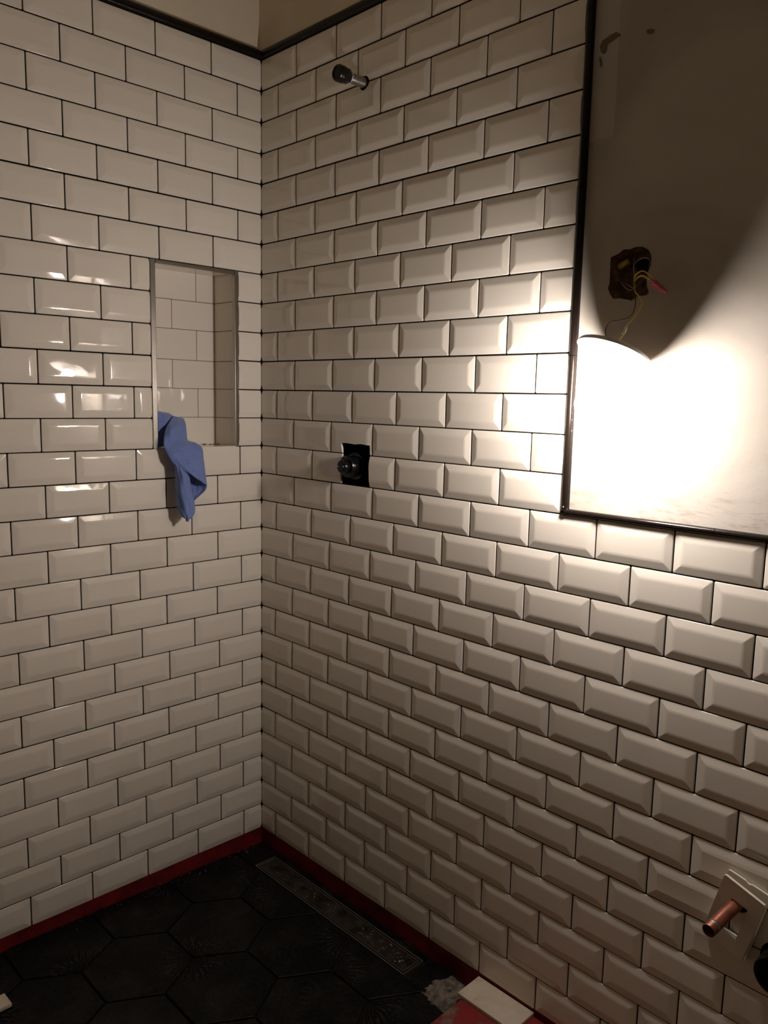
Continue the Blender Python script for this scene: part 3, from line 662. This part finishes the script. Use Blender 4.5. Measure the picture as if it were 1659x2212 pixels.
# ---------------------------------------------------------------- copper pipe, plates, waste pipe
cp = thing('copper_pipe', 'copper pipe stub sticking out through two white plates at lower right', 'pipe', tuple(COP))
def cpart(o): return keep(o, cp)
tip = onR(1530, 2011, -.112); mid = onR(1588, 1955, -.026); ax = (tip - mid).normalized(); base = mid - ax * .055; Ln = (tip - base).length
cpart(lathe('pipe', [(.0098, 0), (.0109, 0), (.0109, Ln - .0005), (.0106, Ln), (.0095, Ln), (.0093, Ln - .03), (0, Ln - .03)], base, ax, COPPER, None, 32))
cpart(lathe('solder_ring', [(.0110, Ln - .018), (.0114, Ln - .0165), (.0114, Ln - .0145), (.0110, Ln - .013)], base, ax, STEEL, None, 32))
def plate(name, label, c, R, hole=(0.0009, -0.0004, 0.0148, 0.0363), chip=False):
    w_, h_, tt = .037, .068, .0045; ox, oz, hw, hh = hole; g = .0025
    out_ = [(-w_ + g, -h_), (w_ - g, -h_), (w_, -h_ + g), (w_, h_ - g), (w_ - g, h_), (-w_ + g, h_), (-w_, h_ - g), (-w_, -h_ + g)]
    if chip: out_ = out_[:5] + [(.004, h_), (.001, h_ - .0025), (-.004, h_ - .0015), (-.007, h_)] + out_[5:]
    hol = [(ox - hw, oz - hh), (ox + hw, oz - hh), (ox + hw, oz + hh), (ox - hw, oz + hh)]
    bm = bmesh.new(); E = []; 
    for poly in (out_, hol):
        vs = [bm.verts.new((a, -tt / 2, b)) for a, b in poly]; E += [bm.edges.new((vs[q], vs[(q + 1) % len(vs)])) for q in range(len(vs))]
    r = bmesh.ops.triangle_fill(bm, use_beauty=True, edges=E)
    ex = bmesh.ops.extrude_face_region(bm, geom=list(bm.faces)); vs = [v for v in ex['geom'] if isinstance(v, bmesh.types.BMVert)]
    bmesh.ops.translate(bm, vec=(0, tt, 0), verts=vs); bmesh.ops.recalc_face_normals(bm, faces=bm.faces)
    me = bpy.data.meshes.new(name); bm.to_mesh(me); bm.free()
    o = link(name, me, PLATE); o.matrix_world = Matrix.Translation(c) @ R.to_4x4()
    o['label'] = label; o['category'] = 'plate'; o['group'] = 'white plates on the copper pipe'
    return o
def rotv(w_):
    a = Vector(w_); return Matrix.Rotation(a.length, 3, a.normalized())
plate('cover_plate', 'white plate with a cut-out, the front one, tilted forward on the copper pipe', onR(1585, 1982, -.0265), rotv((0.1437, 0.2832, -0.1009)))
Rb = Matrix.Rotation(math.radians(13.5), 3, 'Y')
cb_ = onR(1574.8, 1876.7, -.0068) - Rb @ Vector((-.037, 0, .068))
plate('cover_plate', 'white plate with a chipped top edge, flat on the wall behind the front plate', cb_, Rb, chip=True)
wp = thing('waste_pipe', 'black waste pipe end sticking out of the wall beside the white plates', 'pipe', tuple(WASTE))
o = lathe('pipe', [(.0275, .040), (.0315, .042), (.0335, .040), (.0335, -.06)], WASTE, (0, -1, 0), BLACKP, None, 36); keep(o, wp)
o = lathe('pipe_lining', [(.0275, .040), (.0270, -.05), (0, -.05)], WASTE, (0, -1, 0), VOID, None, 36); keep(o, wp)

# ---------------------------------------------------------------- blue cloth draped over the niche sill
def CP(a, b, x): return onL(320 + a / 7.375, 860 + b / 7.375, x)
CV = []; CF = []
def sheet(rows, n=14, bulge=None):
    """rows: list of ((ax, ay, depth), (bx, by, depth), belly) edges left/right of the sheet"""
    b0 = len(CV); sub = 5
    def cat(A, i, t):
        g = lambda q: np.array(A[max(0, min(len(A) - 1, q))], float)
        a, b, c, d = g(i - 1), g(i), g(i + 1), g(i + 2)
        return 0.5 * (2 * b + (c - a) * t + (2 * a - 5 * b + 4 * c - d) * t * t + (3 * b - a - 3 * c + d) * t ** 3)
    Ls = [r[0] for r in rows]; Rs = [r[1] for r in rows]; Bs = [(r[2],) for r in rows]; m = 0
    for i in range(len(rows) - 1):
        for k_ in range(sub + (1 if i == len(rows) - 2 else 0)):
            t = k_ / sub; l, r, be = cat(Ls, i, t), cat(Rs, i, t), cat(Bs, i, t)[0]
            for j in range(n + 1):
                s_ = j / n; p_ = l + (r - l) * s_; dep = p_[2] + be * math.sin(math.pi * s_) + .0016 * math.sin(8 * s_ + m * .4) + .0012 * math.sin(17 * s_ - m * .23)
                CV.append(CP(p_[0], p_[1], dep))
            m += 1
    for i in range(m - 1):
        for j in range(n): q = b0 + i * (n + 1) + j; CF.append((q, q + 1, q + n + 2, q + n + 1))
# bunch lying in the niche behind the left strip
sheet([((95, 200, -.030), (330, 240, -.055), .004), ((95, 260, -.020), (400, 300, -.040), .014), ((95, 400, -.018), (395, 430, -.030), .010), ((100, 560, -.024), (340, 560, -.030), .004), ((110, 700, -.030), (300, 690, -.030), .0), ((120, 790, -.034), (300, 760, -.034), .0)])
# front lobe from the sill down to the folded hem
sheet([((400, 285, -.036), (560, 325, -.048), .004), ((345, 365, -.014), (592, 400, -.034), .012), ((285, 480, .004), (603, 480, -.022), .016), ((255, 600, .014), (612, 560, -.012), .016),
       ((246, 720, .022), (632, 672, .000), .013), ((262, 800, .028), (760, 715, .008), .012), ((295, 890, .034), (858, 795, .016), .013), ((350, 975, .040), (878, 950, .024), .014),
       ((410, 1045, .044), (896, 1085, .034), .014), ((470, 1095, .048), (915, 1235, .044), .012), ((560, 1150, .052), (928, 1330, .050), .009), ((605, 1168, .054), (936, 1390, .052), .006)], 18)
# inner side of the right-hand fold
sheet([((596, 1150, .022), (934, 1345, .047), -.006), ((640, 1290, .018), (937, 1400, .046), -.008), ((665, 1420, .016), (905, 1475, .036), -.006), ((690, 1550, .020), (800, 1570, .028), -.003), ((715, 1640, .030), (738, 1628, .031), .0)], 12)
# rolled tail
sheet([((425, 1050, .040), (610, 1160, .046), .010), ((432, 1180, .036), (648, 1230, .044), .018), ((440, 1330, .034), (668, 1330, .042), .021), ((446, 1480, .034), (692, 1450, .042), .022), ((452, 1620, .034), (722, 1590, .044), .022),
       ((466, 1745, .036), (744, 1720, .046), .020), ((500, 1830, .042), (738, 1830, .050), .016), ((550, 1890, .048), (700, 1895, .054), .010), ((600, 1930, .054), (655, 1935, .057), .004), ((604, 1962, .056), (640, 1968, .057), .0)], 16)
me = mesh('cleaning_cloth', CV, CF, True)
clo = link('cleaning_cloth', me, CLOTH)
m_ = clo.modifiers.new('thickness', 'SOLIDIFY'); m_.thickness = .0016; m_.offset = 0
clo['label'] = 'crumpled blue cleaning cloth hanging over the sill of the niche'; clo['category'] = 'cloth'

# ---------------------------------------------------------------- the rest of the room (outside the picture)
ce = obj('ceiling', *box((-.05, YB - .05, TOP), (XB + .05, .1, TOP + .05)), PLASTER2); structure(ce, 'plain plaster ceiling of the bathroom', 'ceiling')
wb_ = obj('wall_back', *box((XB, YB - .05, -.05), (XB + .05, .1, TOP)), RWALL); structure(wb_, 'plastered bathroom wall opposite the left tiled wall', 'wall')
wf = obj('wall_front', *box((-.05, YB - .05, -.05), (XB, YB, TOP)), RWALL); structure(wf, 'plastered bathroom wall opposite the right tiled wall', 'wall')
rf = obj('floor_room', *box((1.1605, YB, -.03), (XB, 0.0, 0.028)), RFLOOR); structure(rf, 'dark bathroom floor beyond the red curb', 'floor')
